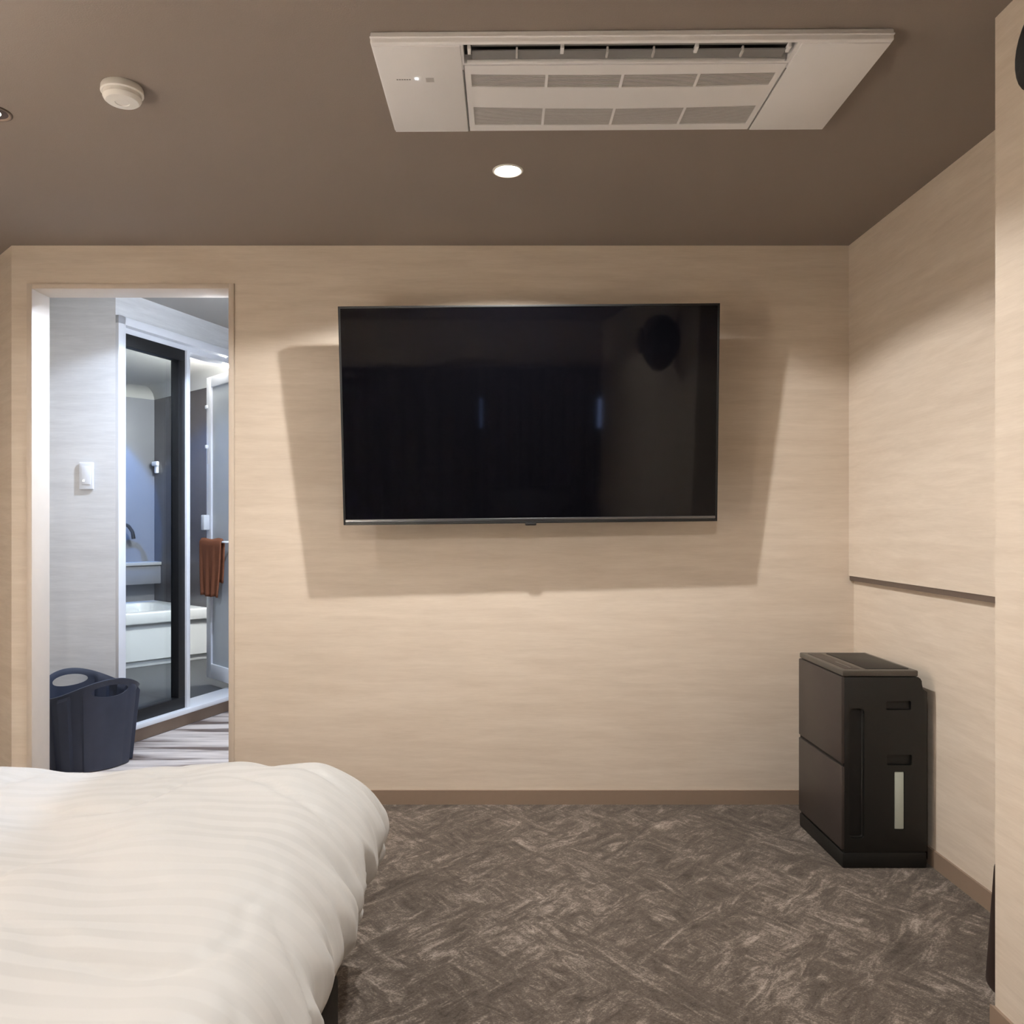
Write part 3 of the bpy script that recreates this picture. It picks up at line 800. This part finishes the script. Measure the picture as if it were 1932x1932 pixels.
# ------------------------------------------------------------------ wall speaker at the right edge
spk = empty('wall_speaker', (1.133, 1.362, 1.955)); tag(spk, 'black rounded wall speaker cut by the right edge', 'speaker')
bm = bmesh.new(); lathe(bm, [(0, -0.185), (0.035, -0.175), (0.070, -0.14), (0.094, -0.10), (0.107, -0.07), (0.1165, -0.035), (0.120, 0), (0.1165, 0.035), (0.107, 0.07), (0.094, 0.10), (0.070, 0.13), (0.035, 0.148), (0, 0.152)], 40)
o = link('cabinet', bm, 'black', spk, smooth=True); o.location = (-0.105, 0, 0)
B('bracket', 'black', spk, -0.03, -0.001, -0.03, 0.03, -0.06, 0.06, 0.004)
bm = bmesh.new(); lathe(bm, [(0, 0), (0.075, 0), (0.078, 0.006), (0.07, 0.010), (0.02, 0.002), (0, 0.006)], 30)
o = link('driver', bm, 'sofa', spk, smooth=True); o.location = (-0.218, 0, 0.0); o.rotation_euler = (0, R(-90), 0)

# ------------------------------------------------------------------ bed and duvet
bd = empty('bed', (-1.10, 1.10, 0)); tag(bd, 'low black based bed mostly hidden under the white duvet', 'bed')
def rbox(name, m, x0, x1, y0, y1, z0, z1, r, par, edge=0.01):
    bm = bmesh.new()
    pts = lambda i: rrect((x0+x1)/2, (y0+y1)/2, (x1-x0)/2-i, (y1-y0)/2-i, r)
    loft(bm, [(pts(edge), z0), (pts(0), z0+edge), (pts(0), z1-edge), (pts(edge), z1)])
    return link(name, bm, m, par, smooth=True, angle=50)
rbox('bed_base', 'bedbase', -0.70, 0.752, -0.95, 0.79, 0.0, 0.15, 0.09, bd)
rbox('mattress', 'mattress', -0.70, 0.695, -0.95, 1.00, 0.15, 0.42, 0.08, bd, 0.03)

def duvet():
    ai, bi = 0.605, 0.855           # flat inner part, half sizes
    cx, cy = -1.095, 1.245
    zt = 0.522
    Ld = 0.36                       # length of cloth that hangs over
    nxi, nyi, nd = 120, 150, 52
    xs = [-1-(1-i/nd) for i in range(nd)]+[-1+2*i/nxi for i in range(nxi+1)]+[1+(i+1)/nd for i in range(nd)]
    ys = [-1-(1-i/nd) for i in range(nd)]+[-1+2*i/nyi for i in range(nyi+1)]+[1+(i+1)/nd for i in range(nd)]
    bm = bmesh.new(); uvl = bm.loops.layers.uv.new('cloth')
    def shape(a_, b_):
        q = max(abs(a_)-1, 0)*math.copysign(1, a_); p = max(abs(b_)-1, 0)*math.copysign(1, b_)
        d = max(abs(q), abs(p))
        px = max(-1, min(1, a_))*ai; py = max(-1, min(1, b_))*bi
        nv = Vector((q, p)); dirv = nv.normalized() if nv.length > 1e-9 else Vector((0, 0))
        s = d*Ld                   # cloth length beyond shoulder
        TH = 0.265                 # arc length to the widest point
        if s < TH:
            th = s/TH*math.pi/2
            h = 0.20*math.sin(th); drop = 0.185*(1-math.cos(th)); nout = math.sin(th)
        else:
            k = (s-TH)/(Ld-TH)
            h = 0.20-0.042*k*k; drop = 0.185+0.082*k; nout = 1.0
        x = px+dirv.x*h; y = py+dirv.y*h; z = zt-drop
        # puffiness and dents of the filling
        wx, wy = cx+x, cy+y
        P = Vector((wx*2.0, wy*2.0, 0.3))
        f = 0.026*noise.noise(P)+0.016*noise.noise(P*2.3+Vector((3, 1, 0)))
        f += 0.007*noise.noise(Vector((wx*7, wy*11, 2.0)))
        wr = noise.noise(Vector((wx*3.1+wy*1.7, wy*2.6-wx*1.2, 31)))
        f -= 0.012*math.exp(-(wr/0.06)**2)*(0.5+noise.noise(Vector((wx*2.2, wy*2.2, 44))))
        # swell toward the foot-right shoulder, dip farther left at the foot
        f += 0.030*math.exp(-((wx+0.55)/0.20)**2-((wy-2.05)/0.35)**2)
        f -= 0.030*math.exp(-((wx+1.06)/0.13)**2-((wy-2.20)/0.30)**2)
        f += 0.016*math.exp(-((wx+1.55)/0.30)**2-((wy-2.10)/0.30)**2)
        # soft valley running diagonally over the top
        dl = (wx+0.80)*0.8+(wy-1.55)*0.6
        f -= 0.016*math.exp(-(dl/0.09)**2)*math.exp(-((wx+0.8)**2+(wy-1.55)**2)/0.35)
        z += f*(1-0.75*nout)
        # folds on the hanging side
        if d > 0:
            along = (py if abs(q) >= abs(p) else px)+0.25*math.atan2(p, q if q else 1e-6)
            w = min(1, d*1.6)
            side = 0.015*noise.noise(Vector((along*7.5+wx*0.5, s*5.0+along*2.5, 5)))+0.013*noise.noise(Vector((along*15+s*4, s*9-along*6, 9)))
            corner = min(abs(q), abs(p))/max(d, 1e-6)
            ang_ = math.atan2(abs(p), abs(q)+1e-9)
            side += corner*0.013*math.sin(ang_*17+s*18+2*noise.noise(Vector((ang_*3, s*5, 1))))*w
            rg = 1-abs(noise.noise(Vector((along*6.5-s*2.0, s*2.4+along*1.5, 23))))*2.2
            side += (0.020*max(0.0, rg)**3-0.009)*w
            # crisp creases
            cr = noise.noise(Vector((along*4.2+s*3.0, s*2.2-along*1.3, 17)))
            side -= 0.015*math.exp(-(cr/0.05)**2)*w
            x += dirv.x*side*w; y += dirv.y*side*w
            z += 0.006*noise.noise(Vector((along*6, 3, 3)))*w*w
        return Vector((cx+x, cy+y, z)), (px+math.copysign(abs(q)*Ld, a_), py+math.copysign(abs(p)*Ld, b_))
    V, U = [], {}
    for a_ in xs:
        row = []
        for b_ in ys:
            c, u = shape(a_, b_)
            v = bm.verts.new(c); U[v] = u; row.append(v)
        V.append(row)
    for i in range(len(xs)-1):
        for j in range(len(ys)-1):
            f = bm.faces.new((V[i][j], V[i+1][j], V[i+1][j+1], V[i][j+1]))
            for lp in f.loops: lp[uvl].uv = U[lp.vert]
    hem = [V[i][0].co.copy() for i in range(len(xs))]+[V[-1][j].co.copy() for j in range(1, len(ys))]+[V[i][-1].co.copy() for i in range(len(xs)-2, -1, -1)]+[V[0][j].co.copy() for j in range(len(ys)-2, 0, -1)]
    # underside of the duvet, resting on the mattress
    o = link('duvet', bm, 'duvet', None, smooth=True)
    tag(o, 'puffy white satin striped duvet spread over the bed', 'duvet')
    b2 = bmesh.new()
    clean = [hem[0]]
    for p in hem[1:]:
        if (p-clean[-1]).length > 0.004: clean.append(p)
    tube(b2, clean, 0.0045, 6, closed=True)
    pp = link('piping', b2, 'mattress', o, smooth=True)
duvet()

# ------------------------------------------------------------------ behind the viewer (seen only in the screen's reflection)
def curtain(x0, x1, label):
    bm = bmesh.new(); n = 90; rows = []
    for i in range(n+1):
        x = x0+(x1-x0)*i/n
        y = -1.60+0.035*math.sin(i*0.75)+0.01*math.sin(i*1.9)
        rows.append((bm.verts.new((x, y, 0.03)), bm.verts.new((x, y*0.5-0.80, 1.85))))
    for p, q in zip(rows, rows[1:]): bm.faces.new((p[0], q[0], q[1], p[1]))
    o = link('curtain', bm, 'curtain', None, smooth=True)
    s = o.modifiers.new('t', 'SOLIDIFY'); s.thickness = 0.006
    tag(o, label, 'curtain', 'dark curtains behind the viewer')
curtain(-1.95, -0.050, 'dark olive curtain behind the viewer beside the bed')
curtain(-0.036, 1.095, 'dark olive curtain behind the viewer beside the sofa')
win = structure(empty('window_2', (0, -1.715, 0)), 'window behind the dark curtains', 'window')
B('pane', 'daylight', win, -0.25, 0.25, 0, 0.01, 1.27, 1.55)
B('pane', 'daylight', win, 1.0, 1.13, 0, 0.01, 1.27, 1.55)
B('frame', 'black', win, -0.30, 1.13, 0, 0.02, 1.22, 1.27)
sf = empty('armchair', (0.42, -1.08, 0)); tag(sf, 'black leather armchair behind the viewer', 'armchair')
B('seat', 'sofa', sf, -0.30, 0.30, -0.26, 0.35, 0.12, 0.42, 0.05, 4)
B('backrest', 'sofa', sf, -0.42, 0.42, -0.40, -0.22, 0.10, 0.72, 0.06, 4)
B('armrest', 'sofa', sf, -0.42, -0.30, -0.25, 0.35, 0.10, 0.56, 0.05, 4)
B('armrest', 'sofa', sf, 0.30, 0.42, -0.25, 0.35, 0.10, 0.56, 0.05, 4)
for sx in (-0.36, 0.36):
    for sy in (-0.30, 0.30):
        B('leg', 'black', sf, sx-0.025, sx+0.025, sy-0.025, sy+0.025, 0.0, 0.12, 0.004)

# added table lamp on a nightstand, out of view, lifting the room's soft light
ns = empty('nightstand', (-2.38, 0.55, 0)); tag(ns, 'dark brown nightstand beside the bed', 'nightstand')
B('body', 'reddark', ns, -0.22, 0.22, -0.20, 0.20, 0.04, 0.50, 0.006)
dr = B('drawer', 'reddark', ns, 0.22, 0.236, -0.18, 0.18, 0.28, 0.47, 0.003)
B('knob', 'silver', dr, 0.236, 0.25, -0.02, 0.02, 0.365, 0.385, 0.004)
B('plinth', 'black', ns, -0.20, 0.20, -0.18, 0.18, 0.0, 0.04)
tl = empty('fill_lamp', (-2.38, 0.55, 0.50)); tag(tl, 'added unseen fill lamp with white drum shade on the nightstand', 'lamp')
bm = bmesh.new(); lathe(bm, [(0, 0), (0.08, 0), (0.08, 0.012), (0.02, 0.03), (0.014, 0.20), (0, 0.20)], 30); link('base', bm, 'gun', tl, smooth=True, angle=40)
bm = bmesh.new(); lathe(bm, [(0.15, 0.16), (0.12, 0.40)], 40); link('shade', bm, 'shade', tl, smooth=True, angle=40)
L = bpy.data.lights.new('fill_bulb', 'POINT'); L.energy = P_FILL; L.color = WARM; L.shadow_soft_size = 0.035
lo = bpy.data.objects.new('fill_bulb', L); COL.objects.link(lo); lo.parent = tl; lo.location = (0, 0, 0.27)
